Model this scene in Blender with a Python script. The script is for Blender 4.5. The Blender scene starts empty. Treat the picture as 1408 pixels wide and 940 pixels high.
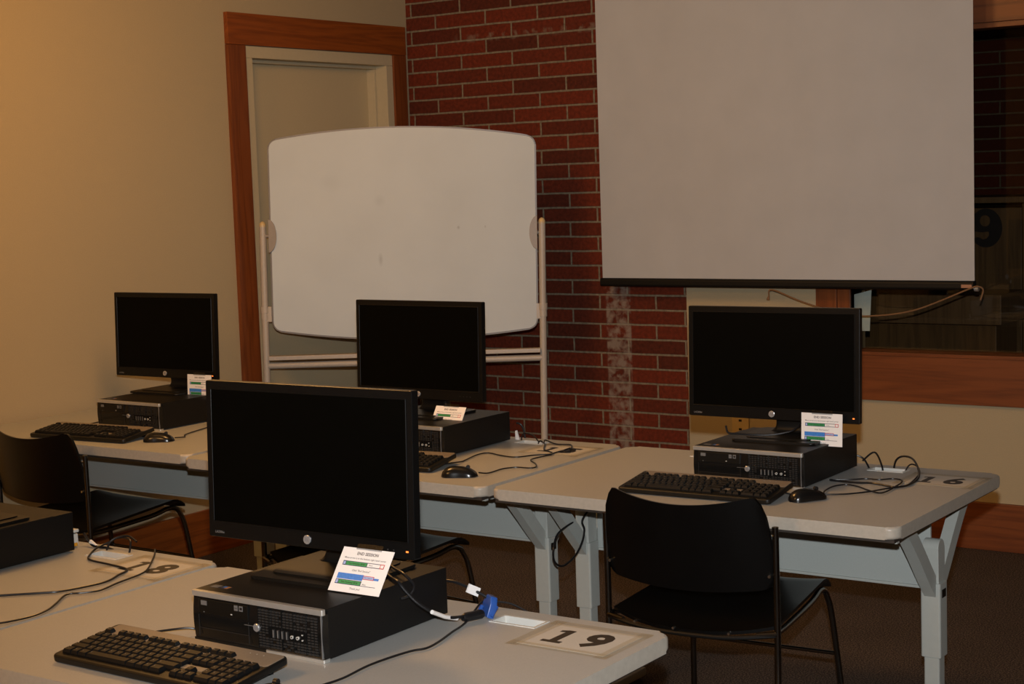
import bpy, bmesh, math, random
from mathutils import Vector, Matrix
R = math.radians
random.seed(4)
sc = bpy.context.scene
col = sc.collection

# ------------------------------------------------------------------ camera, light, exposure
FPX = 2253.956
cd = bpy.data.cameras.new('camera'); cam = bpy.data.objects.new('camera', cd); col.objects.link(cam)
cd.sensor_fit = 'HORIZONTAL'; cd.sensor_width = 36.0; cd.lens = FPX / 1408 * 36.0
cd.clip_start = 0.05
CR = Vector((0.82156, 0.5691, -0.03409)); CU = Vector((-0.02916, 0.10166, 0.99439)); CF = Vector((-0.56938, 0.81596, -0.10012))
m = Matrix((CR, CU, -CF)).transposed().to_4x4(); m.translation = Vector((5.22355, -6.64385, 1.61675))
cam.matrix_world = m
sc.camera = cam
sc.view_settings.view_transform = 'Standard'; sc.view_settings.look = 'None'
sc.view_settings.exposure = 0.0; sc.view_settings.gamma = 1.0
sc.view_settings.use_curve_mapping = False

w = bpy.data.worlds.new('world'); sc.world = w; w.use_nodes = True
w.node_tree.nodes['Background'].inputs[0].default_value = (1, .55, .22, 1)
w.node_tree.nodes['Background'].inputs[1].default_value = 0.0

def lamp(name, kind, loc, power, color, **k):
    l = bpy.data.lights.new(name, kind); l.energy = power; l.color = color
    for a, b in k.items(): setattr(l, a, b)
    o = bpy.data.objects.new(name, l); o.location = loc; col.objects.link(o); return o
# the photographer's flash, just above the lens
fl = lamp('camera_flash', 'SPOT', m.translation + CU * 0.15, 495, (1, 1, 1), spot_size=R(66), spot_blend=1., shadow_soft_size=.02)
fl.rotation_euler = (m.to_3x3() @ Matrix.Rotation(R(-4), 3, 'Y')).to_euler()
# dim warm ceiling lamps
WARM = (1, .50, .15)
for x, y, p in ((1.6, -3.0, 70), (2.0, -6.2, 82), (7.0, -7.4, 14)):
    lamp('ceiling_lamp', 'POINT', (x, y, 2.55), p, WARM, shadow_soft_size=.3)

# ------------------------------------------------------------------ materials
def mat(name, base, rough=.5, metal=0., spec=.5, noise=None, bump=None, emit=None):
    m = bpy.data.materials.new(name); m.use_nodes = True
    nt = m.node_tree; b = nt.nodes['Principled BSDF']
    b.inputs['Base Color'].default_value = (*base, 1); b.inputs['Roughness'].default_value = rough
    b.inputs['Metallic'].default_value = metal; b.inputs['Specular IOR Level'].default_value = spec
    if emit:
        b.inputs['Emission Color'].default_value = (*emit[0], 1); b.inputs['Emission Strength'].default_value = emit[1]
    tc = nt.nodes.new('ShaderNodeTexCoord')
    if noise:
        sc_, amt = noise
        n = nt.nodes.new('ShaderNodeTexNoise'); n.inputs['Scale'].default_value = sc_; n.inputs['Detail'].default_value = 4
        nt.links.new(tc.outputs['Object'], n.inputs['Vector'])
        r = nt.nodes.new('ShaderNodeValToRGB')
        r.color_ramp.elements[0].position = .3; r.color_ramp.elements[1].position = .7
        r.color_ramp.elements[0].color = (*[c * (1 - amt) for c in base], 1)
        r.color_ramp.elements[1].color = (*[min(1, c * (1 + amt)) for c in base], 1)
        nt.links.new(n.outputs['Fac'], r.inputs['Fac']); nt.links.new(r.outputs['Color'], b.inputs['Base Color'])
    if bump:
        sc_, st, ds = bump
        n = nt.nodes.new('ShaderNodeTexNoise'); n.inputs['Scale'].default_value = sc_; n.inputs['Detail'].default_value = 3
        nt.links.new(tc.outputs['Object'], n.inputs['Vector'])
        u = nt.nodes.new('ShaderNodeBump'); u.inputs['Strength'].default_value = st; u.inputs['Distance'].default_value = ds
        nt.links.new(n.outputs['Fac'], u.inputs['Height']); nt.links.new(u.outputs['Normal'], b.inputs['Normal'])
    return m

def wood(name, c1, c2, axis='X', scale=1., rough=.45):
    m = bpy.data.materials.new(name); m.use_nodes = True
    nt = m.node_tree; b = nt.nodes['Principled BSDF']; b.inputs['Roughness'].default_value = rough
    tc = nt.nodes.new('ShaderNodeTexCoord'); mp = nt.nodes.new('ShaderNodeMapping')
    s = {'X': (.9, 14, 14), 'Y': (14, .9, 14), 'Z': (14, 14, .9)}[axis]
    mp.inputs['Scale'].default_value = [v * scale for v in s]
    nt.links.new(tc.outputs['Object'], mp.inputs['Vector'])
    n = nt.nodes.new('ShaderNodeTexNoise'); n.inputs['Scale'].default_value = 1.1; n.inputs['Detail'].default_value = 2; n.inputs['Distortion'].default_value = .7
    nt.links.new(mp.outputs['Vector'], n.inputs['Vector'])
    mu = nt.nodes.new('ShaderNodeMath'); mu.operation = 'MULTIPLY'; mu.inputs[1].default_value = 9
    fr = nt.nodes.new('ShaderNodeMath'); fr.operation = 'PINGPONG'; fr.inputs[1].default_value = 1
    nt.links.new(n.outputs['Fac'], mu.inputs[0]); nt.links.new(mu.outputs[0], fr.inputs[0])
    n2 = nt.nodes.new('ShaderNodeTexNoise'); n2.inputs['Scale'].default_value = 9; n2.inputs['Detail'].default_value = 4
    nt.links.new(mp.outputs['Vector'], n2.inputs['Vector'])
    ad = nt.nodes.new('ShaderNodeMath'); ad.operation = 'MULTIPLY_ADD'; ad.inputs[1].default_value = .6
    nt.links.new(fr.outputs[0], ad.inputs[0]); nt.links.new(n2.outputs['Fac'], ad.inputs[2])
    r = nt.nodes.new('ShaderNodeValToRGB')
    r.color_ramp.elements[0].position = .3; r.color_ramp.elements[1].position = 1.
    r.color_ramp.elements[0].color = (*c2, 1); r.color_ramp.elements[1].color = (*c1, 1)
    nt.links.new(ad.outputs[0], r.inputs['Fac']); nt.links.new(r.outputs['Color'], b.inputs['Base Color'])
    return m

def brick(name, gain=1., stain=True):
    m = bpy.data.materials.new(name); m.use_nodes = True
    nt = m.node_tree; b = nt.nodes['Principled BSDF']; b.inputs['Roughness'].default_value = .8; b.inputs['Specular IOR Level'].default_value = .25
    L = nt.links.new
    tc = nt.nodes.new('ShaderNodeTexCoord'); sp = nt.nodes.new('ShaderNodeSeparateXYZ'); L(tc.outputs['Object'], sp.inputs[0])
    ax = nt.nodes.new('ShaderNodeMath'); ax.inputs[1].default_value = -.036 + .307 * 20; L(sp.outputs['X'], ax.inputs[0])
    az = nt.nodes.new('ShaderNodeMath'); az.inputs[1].default_value = .136; L(sp.outputs['Z'], az.inputs[0])
    cb = nt.nodes.new('ShaderNodeCombineXYZ'); L(ax.outputs[0], cb.inputs[0]); L(az.outputs[0], cb.inputs[1])
    wob = nt.nodes.new('ShaderNodeTexNoise'); wob.inputs['Scale'].default_value = 9; L(tc.outputs['Object'], wob.inputs['Vector'])
    wv = nt.nodes.new('ShaderNodeVectorMath'); wv.operation = 'MULTIPLY_ADD'; wv.inputs[1].default_value = (.006, .004, 0)
    L(wob.outputs['Color'], wv.inputs[0]); L(cb.outputs[0], wv.inputs[2])
    bt = nt.nodes.new('ShaderNodeTexBrick')
    bt.inputs['Color1'].default_value = (.135 * gain, .022 * gain, .008 * gain, 1); bt.inputs['Color2'].default_value = (.058 * gain, .014 * gain, .007 * gain, 1)
    bt.inputs['Mortar'].default_value = (.20 * gain, .165 * gain, .115 * gain, 1)
    bt.inputs['Scale'].default_value = 1; bt.inputs['Brick Width'].default_value = .307; bt.inputs['Row Height'].default_value = .0695
    bt.inputs['Mortar Size'].default_value = .0056; bt.inputs['Mortar Smooth'].default_value = .25; bt.inputs['Bias'].default_value = -.25
    L(wv.outputs[0], bt.inputs['Vector'])
    n = nt.nodes.new('ShaderNodeTexNoise'); n.inputs['Scale'].default_value = 60; n.inputs['Detail'].default_value = 5; L(tc.outputs['Object'], n.inputs['Vector'])
    mr = nt.nodes.new('ShaderNodeMapRange'); mr.inputs[1].default_value = .3; mr.inputs[2].default_value = .7; mr.inputs[3].default_value = .72; mr.inputs[4].default_value = 1.3
    L(n.outputs['Fac'], mr.inputs[0])
    mx = nt.nodes.new('ShaderNodeVectorMath'); mx.operation = 'SCALE'; L(bt.outputs['Color'], mx.inputs[0]); L(mr.outputs[0], mx.inputs['Scale'])
    outc = mx.outputs[0]
    if stain:
        def band(sock, lo, hi, soft):
            a = nt.nodes.new('ShaderNodeMapRange'); a.inputs[1].default_value = lo - soft; a.inputs[2].default_value = lo + soft; L(sock, a.inputs[0])
            c = nt.nodes.new('ShaderNodeMapRange'); c.inputs[1].default_value = hi - soft; c.inputs[2].default_value = hi + soft; c.inputs[3].default_value = 1; c.inputs[4].default_value = 0; L(sock, c.inputs[0])
            p = nt.nodes.new('ShaderNodeMath'); p.operation = 'MULTIPLY'; L(a.outputs[0], p.inputs[0]); L(c.outputs[0], p.inputs[1]); return p.outputs[0]
        def noise_mask(scale, lo, hi, dist=0.):
            q = nt.nodes.new('ShaderNodeTexNoise'); q.inputs['Scale'].default_value = scale; q.inputs['Detail'].default_value = 6; q.inputs['Distortion'].default_value = dist; L(tc.outputs['Object'], q.inputs['Vector'])
            a = nt.nodes.new('ShaderNodeMapRange'); a.inputs[1].default_value = lo; a.inputs[2].default_value = hi; L(q.outputs['Fac'], a.inputs[0]); return a.outputs[0]
        def mul(a, b_):
            p = nt.nodes.new('ShaderNodeMath'); p.operation = 'MULTIPLY'; L(a, p.inputs[0]); L(b_, p.inputs[1]); return p.outputs[0]
        s1 = mul(band(sp.outputs['X'], 1.142, 1.276, .004), noise_mask(24, .40, .60, .25))
        s2 = mul(mul(band(sp.outputs['Z'], 2.285, 2.322, .006), band(sp.outputs['X'], .35, 1.3, .1)), noise_mask(22, .5, .66, .5))
        for s, cc, k in ((s1, (.30, .25, .20, 1), .7), (s2, (.24, .2, .15, 1), .55)):
            km = nt.nodes.new('ShaderNodeMath'); km.operation = 'MULTIPLY'; km.inputs[1].default_value = k; L(s, km.inputs[0])
            mm = nt.nodes.new('ShaderNodeMix'); mm.data_type = 'RGBA'; L(km.outputs[0], mm.inputs[0]); L(outc, mm.inputs[6]); mm.inputs[7].default_value = cc
            outc = mm.outputs[2]
    L(outc, b.inputs['Base Color'])
    u = nt.nodes.new('ShaderNodeBump'); u.inputs['Strength'].default_value = .8; u.inputs['Distance'].default_value = .006; u.invert = True
    hh = nt.nodes.new('ShaderNodeMath'); hh.operation = 'MULTIPLY_ADD'; hh.inputs[1].default_value = -.25; L(n.outputs['Fac'], hh.inputs[0]); L(bt.outputs['Fac'], hh.inputs[2])
    L(hh.outputs[0], u.inputs['Height']); L(u.outputs['Normal'], b.inputs['Normal'])
    return m

def carpet_mat():
    m = bpy.data.materials.new('carpet'); m.use_nodes = True
    nt = m.node_tree; b = nt.nodes['Principled BSDF']; b.inputs['Roughness'].default_value = .95; b.inputs['Specular IOR Level'].default_value = .1
    tc = nt.nodes.new('ShaderNodeTexCoord')
    n = nt.nodes.new('ShaderNodeTexNoise'); n.inputs['Scale'].default_value = 190; n.inputs['Detail'].default_value = 4
    n2 = nt.nodes.new('ShaderNodeTexNoise'); n2.inputs['Scale'].default_value = 3; n2.inputs['Detail'].default_value = 3
    for q in (n, n2): nt.links.new(tc.outputs['Object'], q.inputs['Vector'])
    r = nt.nodes.new('ShaderNodeValToRGB'); e = r.color_ramp.elements
    e[0].position = .36; e[0].color = (.025, .021, .018, 1); e[1].position = .66; e[1].color = (.17, .135, .105, 1)
    k = e.new(.5); k.color = (.072, .054, .044, 1)
    nt.links.new(n.outputs['Fac'], r.inputs['Fac'])
    mr = nt.nodes.new('ShaderNodeMapRange'); mr.inputs[3].default_value = .8; mr.inputs[4].default_value = 1.2; nt.links.new(n2.outputs['Fac'], mr.inputs[0])
    mx = nt.nodes.new('ShaderNodeVectorMath'); mx.operation = 'SCALE'; nt.links.new(r.outputs['Color'], mx.inputs[0]); nt.links.new(mr.outputs[0], mx.inputs['Scale'])
    nt.links.new(mx.outputs[0], b.inputs['Base Color'])
    u = nt.nodes.new('ShaderNodeBump'); u.inputs['Strength'].default_value = .6; u.inputs['Distance'].default_value = .004
    nt.links.new(n.outputs['Fac'], u.inputs['Height']); nt.links.new(u.outputs['Normal'], b.inputs['Normal'])
    return m

def thin_clear(name, tint, gloss, rough=.02):
    m = bpy.data.materials.new(name); m.use_nodes = True; nt = m.node_tree
    nt.nodes.remove(nt.nodes['Principled BSDF'])
    t = nt.nodes.new('ShaderNodeBsdfTransparent'); t.inputs[0].default_value = (*tint, 1)
    g = nt.nodes.new('ShaderNodeBsdfGlossy'); g.inputs['Roughness'].default_value = rough
    x = nt.nodes.new('ShaderNodeMixShader'); x.inputs[0].default_value = gloss
    nt.links.new(t.outputs[0], x.inputs[1]); nt.links.new(g.outputs[0], x.inputs[2])
    nt.links.new(x.outputs[0], nt.nodes['Material Output'].inputs[0]); return m

def smudged(name, base, spots):
    m = mat(name, base, .6, spec=.15); nt = m.node_tree; b = nt.nodes['Principled BSDF']; L = nt.links.new
    tc = nt.nodes.new('ShaderNodeTexCoord'); last = None
    n = nt.nodes.new('ShaderNodeTexNoise'); n.inputs['Scale'].default_value = 3; n.inputs['Detail'].default_value = 5; L(tc.outputs['Object'], n.inputs['Vector'])
    mr = nt.nodes.new('ShaderNodeMapRange'); mr.inputs[1].default_value = .3; mr.inputs[2].default_value = .7; mr.inputs[3].default_value = .95; mr.inputs[4].default_value = 1.03; L(n.outputs['Fac'], mr.inputs[0]); last = mr.outputs[0]
    for (x, z, rx, rz, k) in spots:
        mp = nt.nodes.new('ShaderNodeMapping'); mp.vector_type = 'POINT'; mp.inputs['Location'].default_value = (-x / rx, 0, -z / rz); mp.inputs['Scale'].default_value = (1 / rx, 0, 1 / rz)
        L(tc.outputs['Object'], mp.inputs['Vector'])
        ln = nt.nodes.new('ShaderNodeVectorMath'); ln.operation = 'LENGTH'; L(mp.outputs[0], ln.inputs[0])
        q = nt.nodes.new('ShaderNodeMapRange'); q.inputs[1].default_value = .2; q.inputs[2].default_value = 1; q.inputs[3].default_value = k; q.inputs[4].default_value = 1; L(ln.outputs['Value'], q.inputs[0])
        p = nt.nodes.new('ShaderNodeMath'); p.operation = 'MULTIPLY'; L(last, p.inputs[0]); L(q.outputs[0], p.inputs[1]); last = p.outputs[0]
    v = nt.nodes.new('ShaderNodeVectorMath'); v.operation = 'SCALE'; v.inputs[0].default_value = base; L(last, v.inputs['Scale']); L(v.outputs[0], b.inputs['Base Color'])
    return m

M = dict(
    cream=mat('cream_wall_paint', (.44, .36, .225), .75, spec=.2, noise=(220, .03), bump=(160, .25, .002)),
    cream2=mat('cream_door_paint', (.54, .45, .28), .6, spec=.25, noise=(160, .02)),
    frame=mat('beige_door_frame_paint', (.52, .45, .30), .5, spec=.3, noise=(60, .02)),
    ceiling=mat('ceiling_paint', (.5, .47, .42), .9, noise=(40, .04)),
    wood_x=wood('oak_trim_along_x', (.20, .054, .011), (.125, .031, .006), 'X'),
    wood_y=wood('oak_trim_along_y', (.265, .066, .009), (.165, .038, .005), 'Y'),
    wood_z=wood('oak_trim_upright', (.20, .053, .011), (.12, .029, .006), 'Z'),
    dark_wood=wood('dark_cabinet_oak', (.15, .088, .034), (.085, .047, .019), 'Z', .8),
    dark_wood2=wood('dark_counter_oak', (.18, .11, .05), (.11, .062, .027), 'Z', .8),
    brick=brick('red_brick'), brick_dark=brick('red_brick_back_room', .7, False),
    carpet=carpet_mat(),
    laminate=mat('beige_laminate', (.38, .385, .37), .42, spec=.35, noise=(420, .05)),
    edge=mat('beige_table_edge', (.43, .395, .335), .35, spec=.4, noise=(90, .06)),
    steel=mat('grey_painted_steel', (.39, .415, .39), .45, spec=.35, noise=(60, .02)),
    panel=mat('grey_painted_panel', (.365, .40, .385), .5, spec=.3, noise=(260, .03)),
    under=mat('dark_table_underside', (.035, .028, .022), .6, noise=(60, .1)),
    white=mat('white_plastic', (.62, .62, .58), .35, noise=(60, .02)),
    label_white=mat('white_paper_label', (.8, .78, .76), .6, noise=(60, .02)),
    black=mat('black_plastic', (.004, .004, .0036), .42, spec=.4, noise=(120, .15)),
    bezel=mat('black_monitor_bezel', (.0035, .0038, .004), .34, spec=.25, noise=(80, .1)),
    screen=mat('switched_off_screen', (.0010, .0012, .0010), .4, spec=.06, noise=(30, .1)),
    case=mat('black_metal_case', (.0055, .0052, .005), .45, spec=.3, noise=(300, .15)),
    gloss=mat('black_glossy_plastic', (.006, .006, .006), .22, spec=.5, noise=(60, .1)),
    chair=mat('black_chair_plastic', (.0022, .0022, .0022), .30, spec=.33, noise=(30, .1), bump=(300, .05, .0005)),
    chrome=mat('dark_chrome_tube', (.16, .15, .135), .22, metal=1., noise=(30, .05)),
    bolt=mat('bright_bolt', (.7, .7, .68), .25, metal=1., noise=(30, .05)),
    silver=mat('silver_trim', (.62, .62, .59), .32, metal=.7, noise=(50, .04)),
    logo=mat('silver_logo_disc', (.62, .63, .65), .25, metal=.7, noise=(300, .12)),
    kb_strip=mat('grey_brown_keyboard_deck', (.20, .165, .125), .4, noise=(200, .05)),
    key=mat('black_key', (.005, .005, .005), .5, spec=.25, noise=(200, .1)),
    rubber=mat('black_rubber_cord', (.008, .008, .009), .35, spec=.4, noise=(50, .1)),
    blue=mat('blue_connector', (.02, .075, .30), .35, noise=(50, .1)),
    yellow=mat('yellow_cord', (.65, .30, .02), .4, noise=(50, .1)),
    led=mat('orange_power_light', (.8, .15, .02), .4, emit=((1, .18, .03), 2.2)),
    dot=mat('pale_indicator', (.5, .5, .47), .4, noise=(40, .1)),
    grey_print=mat('grey_print', (.13, .13, .13), .5, noise=(40, .1)),
    ink=mat('black_ink', (.008, .006, .007), .5, noise=(40, .1)),
    sheet=mat('white_sheet', (.50, .49, .45), .5, spec=.3, noise=(120, .02)),
    card=mat('white_card', (.80, .79, .78), .35, spec=.4, noise=(120, .01)),
    green=mat('green_print', (.03, .27, .09), .4, noise=(500, .2)),
    bluep=mat('blue_print', (.04, .20, .60), .4, noise=(200, .1)),
    paleblue=mat('pale_blue_print', (.35, .45, .75), .4, noise=(200, .1)),
    redp=mat('red_print', (.5, .05, .06), .4, noise=(200, .1)),
    navy=mat('navy_print', (.01, .03, .09), .4, noise=(200, .1)),
    textgrey=mat('text_grey', (.16, .15, .15), .5, noise=(200, .1)),
    amber=mat('amber_print', (.5, .2, .03), .4, noise=(200, .1)),
    tape=thin_clear('clear_packing_tape', (.975, .96, .93), .025, .25),
    stape=thin_clear('clear_small_tape', (.8, .82, .84), .05, .2),
    glass=thin_clear('window_glass', (.86, .84, .80), .03, .01),
    board=smudged('whiteboard_surface', (.565, .635, .68), ((-.09, 1.268, .012, .035, .82), (-.085, 1.53, .03, .03, .93), (.265, 1.40, .008, .01, .75), (.385, 1.40, .005, .008, .8), (-.3, 1.62, .06, .05, .96))),
    board_frame=mat('grey_board_edge', (.20, .19, .19), .4, noise=(50, .05)),
    post=mat('beige_painted_tube', (.47, .42, .36), .42, noise=(50, .03)),
    post_cap=mat('tan_end_cap', (.62, .46, .22), .4, noise=(50, .03)),
    bracket=mat('taupe_bracket', (.30, .26, .22), .45, noise=(50, .03)),
    fabric=mat('matte_screen_fabric', (.47, .485, .50), .85, spec=.12, noise=(5, .03), bump=(1.7, .5, .05)),
    bar=mat('black_screen_bar', (.007, .0065, .0055), .5, spec=.25, noise=(50, .1)),
    rope=mat('brown_twine', (.20, .105, .045), .8, noise=(400, .3)),
    brass=mat('copper_tag', (.38, .19, .11), .5, noise=(60, .05)),
    outlet=mat('ivory_outlet', (.55, .42, .2), .5, noise=(60, .03)),
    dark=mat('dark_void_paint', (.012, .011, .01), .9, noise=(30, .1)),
    backpaper=mat('pale_paper', (.30, .36, .33), .7, noise=(40, .05)),
)

# ------------------------------------------------------------------ mesh builders
class MB:
    def __init__(s): s.bm = bmesh.new(); s.mats = []; s.cur = 0
    def use(s, k):
        mm = M[k]
        if mm not in s.mats: s.mats.append(mm)
        s.cur = s.mats.index(mm); return s
    def _n(s, fs):
        for f in fs: f.material_index = s.cur
    def box(s, x0, x1, y0, y1, z0, z1, bev=0., seg=2, mtx=None):
        r = bmesh.ops.create_cube(s.bm, size=1.)
        vs = r['verts']
        for v in vs:
            v.co = Vector(((x0 + x1) / 2 + v.co.x * (x1 - x0), (y0 + y1) / 2 + v.co.y * (y1 - y0), (z0 + z1) / 2 + v.co.z * (z1 - z0)))
        es = list({e for v in vs for e in v.link_edges}); fs = list({f for v in vs for f in v.link_faces}); s._n(fs)
        if bev > 0:
            q = bmesh.ops.bevel(s.bm, geom=es, offset=bev, segments=seg, affect='EDGES', profile=.5); s._n(q['faces'])
            vs = list({v for f in q['faces'] for v in f.verts} | {v for v in vs if v.is_valid})
        if mtx is not None: bmesh.ops.transform(s.bm, matrix=mtx, verts=vs)
        return vs
    def prism(s, pts, h0, h1, mtx=None, bev=0., seg=2):
        """polygon in local XY extruded along Z from h0 to h1"""
        a = [s.bm.verts.new((p[0], p[1], h0)) for p in pts]; b = [s.bm.verts.new((p[0], p[1], h1)) for p in pts]
        n = len(pts); fs = [s.bm.faces.new(a[::-1]), s.bm.faces.new(b)]
        for i in range(n): fs.append(s.bm.faces.new((a[i], a[(i + 1) % n], b[(i + 1) % n], b[i])))
        s._n(fs); vs = a + b
        if bev > 0:
            es = list(fs[0].edges) + list(fs[1].edges)
            q = bmesh.ops.bevel(s.bm, geom=es, offset=bev, segments=seg, affect='EDGES', profile=.5); s._n(q['faces'])
            vs = list({v for f in q['faces'] for v in f.verts} | {v for v in vs if v.is_valid})
        if mtx is not None: bmesh.ops.transform(s.bm, matrix=mtx, verts=vs)
        return vs
    def quad(s, a, b, c, d):
        f = s.bm.faces.new([s.bm.verts.new(p) for p in (a, b, c, d)]); s._n([f])
    def tube(s, pts, r, seg=10, smooth=0, closed=False, caps=True, flat=None):
        P = [Vector(p) for p in pts]
        if smooth: P = spline(P, smooth)
        rs = r if isinstance(r, (list, tuple)) else [r] * len(P)
        n = len(P); T = []
        for i in range(n):
            T.append((P[min(i + 1, n - 1)] - P[max(i - 1, 0)]).normalized())
        up = Vector((0, 0, 1)) if abs(T[0].z) < .9 else Vector((1, 0, 0))
        u = (up - T[0] * up.dot(T[0])).normalized(); rings = []
        for i in range(n):
            u = (u - T[i] * u.dot(T[i])).normalized(); v = T[i].cross(u)
            rings.append([s.bm.verts.new(P[i] + (u * math.cos(2 * math.pi * k / seg) * (flat or 1) + v * math.sin(2 * math.pi * k / seg)) * rs[i]) for k in range(seg)])
        fs = []
        for i in range(n - 1):
            for k in range(seg):
                fs.append(s.bm.faces.new((rings[i][k], rings[i][(k + 1) % seg], rings[i + 1][(k + 1) % seg], rings[i + 1][k])))
        if caps: fs += [s.bm.faces.new(rings[0][::-1]), s.bm.faces.new(rings[-1])]
        s._n(fs)
    def cyl(s, p0, p1, r, seg=20): s.tube([p0, p1], r, seg)
    def grid(s, fn, nu, nv, thick=0.):
        """fn(u,v)->(point, normal); a shell of two skins"""
        A = [[fn(i / nu, j / nv) for j in range(nv + 1)] for i in range(nu + 1)]
        F = []
        top = [[s.bm.verts.new(Vector(p)) for p, q in row] for row in A]
        bot = [[s.bm.verts.new(Vector(p) - Vector(q) * thick) for p, q in row] for row in A]
        for i in range(nu):
            for j in range(nv):
                F.append(s.bm.faces.new((top[i][j], top[i + 1][j], top[i + 1][j + 1], top[i][j + 1])))
                F.append(s.bm.faces.new((bot[i][j], bot[i][j + 1], bot[i + 1][j + 1], bot[i + 1][j])))
        for i in range(nu):
            F.append(s.bm.faces.new((top[i][0], bot[i][0], bot[i + 1][0], top[i + 1][0])))
            F.append(s.bm.faces.new((top[i][nv], top[i + 1][nv], bot[i + 1][nv], bot[i][nv])))
        for j in range(nv):
            F.append(s.bm.faces.new((top[0][j], top[0][j + 1], bot[0][j + 1], bot[0][j])))
            F.append(s.bm.faces.new((top[nu][j], bot[nu][j], bot[nu][j + 1], top[nu][j + 1])))
        s._n(F)
    def mesh(s, me, mtx):
        n0 = len(s.bm.faces); s.bm.verts.ensure_lookup_table(); nv = len(s.bm.verts)
        s.bm.from_mesh(me); s.bm.faces.ensure_lookup_table(); s.bm.verts.ensure_lookup_table()
        s._n(s.bm.faces[n0:]); bmesh.ops.transform(s.bm, matrix=mtx, verts=s.bm.verts[nv:])
    def text(s, body, size, mtx, depth=.0002, bold=0., align='CENTER', shear=0., width=1.):
        c = bpy.data.curves.new('lettering', 'FONT'); c.body = body; c.size = size; c.extrude = depth; c.offset = bold
        c.align_x = align; c.align_y = 'CENTER'; c.shear = shear; c.resolution_u = 3; c.space_character = 1.02
        o = bpy.data.objects.new('lettering', c); me = bpy.data.meshes.new_from_object(o)
        s.mesh(me, mtx @ Matrix.Diagonal((width, 1, 1, 1)))
        bpy.data.objects.remove(o); bpy.data.curves.remove(c); bpy.data.meshes.remove(me)
    def build(s, name, parent=None, loc=None, rot=None, smooth=35, fixn=True):
        if fixn: bmesh.ops.recalc_face_normals(s.bm, faces=s.bm.faces)
        me = bpy.data.meshes.new(name); s.bm.to_mesh(me); s.bm.free()
        for mm in s.mats: me.materials.append(mm)
        if smooth:
            me.shade_smooth(); me.set_sharp_from_angle(angle=R(smooth))
        o = bpy.data.objects.new(name, me); col.objects.link(o)
        if smooth and smooth < 45: wn = o.modifiers.new('normals', 'WEIGHTED_NORMAL'); wn.keep_sharp = True; wn.weight = 80
        if parent: o.parent = parent
        if loc is not None: o.location = loc
        if rot is not None: o.rotation_euler = rot
        return o

def spline(P, k):
    out = []
    n = len(P)
    for i in range(n - 1):
        p0, p1, p2, p3 = P[max(i - 1, 0)], P[i], P[i + 1], P[min(i + 2, n - 1)]
        for j in range(k):
            t = j / k
            out.append(.5 * ((2 * p1) + (p2 - p0) * t + (2 * p0 - 5 * p1 + 4 * p2 - p3) * t * t + (3 * p1 - p0 - 3 * p2 + p3) * t ** 3))
    out.append(P[-1]); return out

def rrect(x0, x1, y0, y1, r, n=6):
    pts = []
    for cx, cy, a0 in ((x1 - r, y0 + r, -90), (x1 - r, y1 - r, 0), (x0 + r, y1 - r, 90), (x0 + r, y0 + r, 180)):
        for i in range(n + 1):
            a = R(a0 + 90 * i / n); pts.append((cx + r * math.cos(a), cy + r * math.sin(a)))
    return pts

def empty(name, loc, rz=0.):
    o = bpy.data.objects.new(name, None); o.empty_display_size = .05; col.objects.link(o)
    o.location = loc; o.rotation_euler = (0, 0, rz); return o
def tag(o, label, cat, group=None):
    o['label'] = label; o['category'] = cat
    if group: o['group'] = group
    return o
def struct(o, label=None):
    o['kind'] = 'structure'
    if label: o['label'] = label
    return o
def kids(o): return [c for c in bpy.data.objects if c.parent == o]
def copy_tree(o, parent=None):
    ch = kids(o)
    c = o.copy(); col.objects.link(c)
    if parent: c.parent = parent
    for k in ch: copy_tree(k, c)
    return c
T = Matrix.Translation
def rot(a, ax): return Matrix.Rotation(R(a), 4, ax)

# ------------------------------------------------------------------ room shell
H = 2.75
b = MB().use('carpet'); b.box(-.15, 8.1, -9.1, .15, -.1, 0); struct(b.build('floor', smooth=0), 'dark brown speckled carpet')
b = MB().use('ceiling'); b.box(-.15, 8.1, -9.1, .15, H, H + .1); struct(b.build('ceiling', smooth=0))
b = MB().use('cream')                                     # left wall with a door opening
b.box(-.15, 0, -9.1, -1.19, 0, H); b.box(-.15, 0, -.143, .15, 0, H); b.box(-.15, 0, -1.19, -.143, 2.24, H)
struct(b.build('wall_left', smooth=0), 'cream painted wall')
b = MB().use('brick'); b.box(0.0, 1.576, 0, .15, 0, H)
struct(b.build('wall_back', smooth=0), 'red brick wall with white paint smears')
b = MB().use('cream'); W0, W1, WB, WT = 2.384, 4.3, .80, 2.17
b.box(1.576, W0, 0, .15, 0, H); b.box(W1, 8.1, 0, .15, 0, H); b.box(W0, W1, 0, .15, 0, WB); b.box(W0, W1, 0, .15, WT, H)
struct(b.build('wall_back_right', smooth=0), 'cream painted wall beside the brick')
b = MB().use('cream'); b.box(8.0, 8.15, -9.1, .15, 0, H); struct(b.build('wall_right', smooth=0))
b = MB().use('cream'); b.box(-.15, 8.1, -9.2, -9.05, 0, H); struct(b.build('wall_front', smooth=0))
# baseboards
b = MB().use('wood_y'); b.box(0, .02, -9.0, -1.305, 0, .2, .003); struct(b.build('baseboard_left'), 'tall stained oak baseboard')
b = MB().use('wood_x'); b.box(1.58, 7.99, -.02, 0, 0, .2, .003); struct(b.build('baseboard_back'), 'tall stained oak baseboard')
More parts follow.
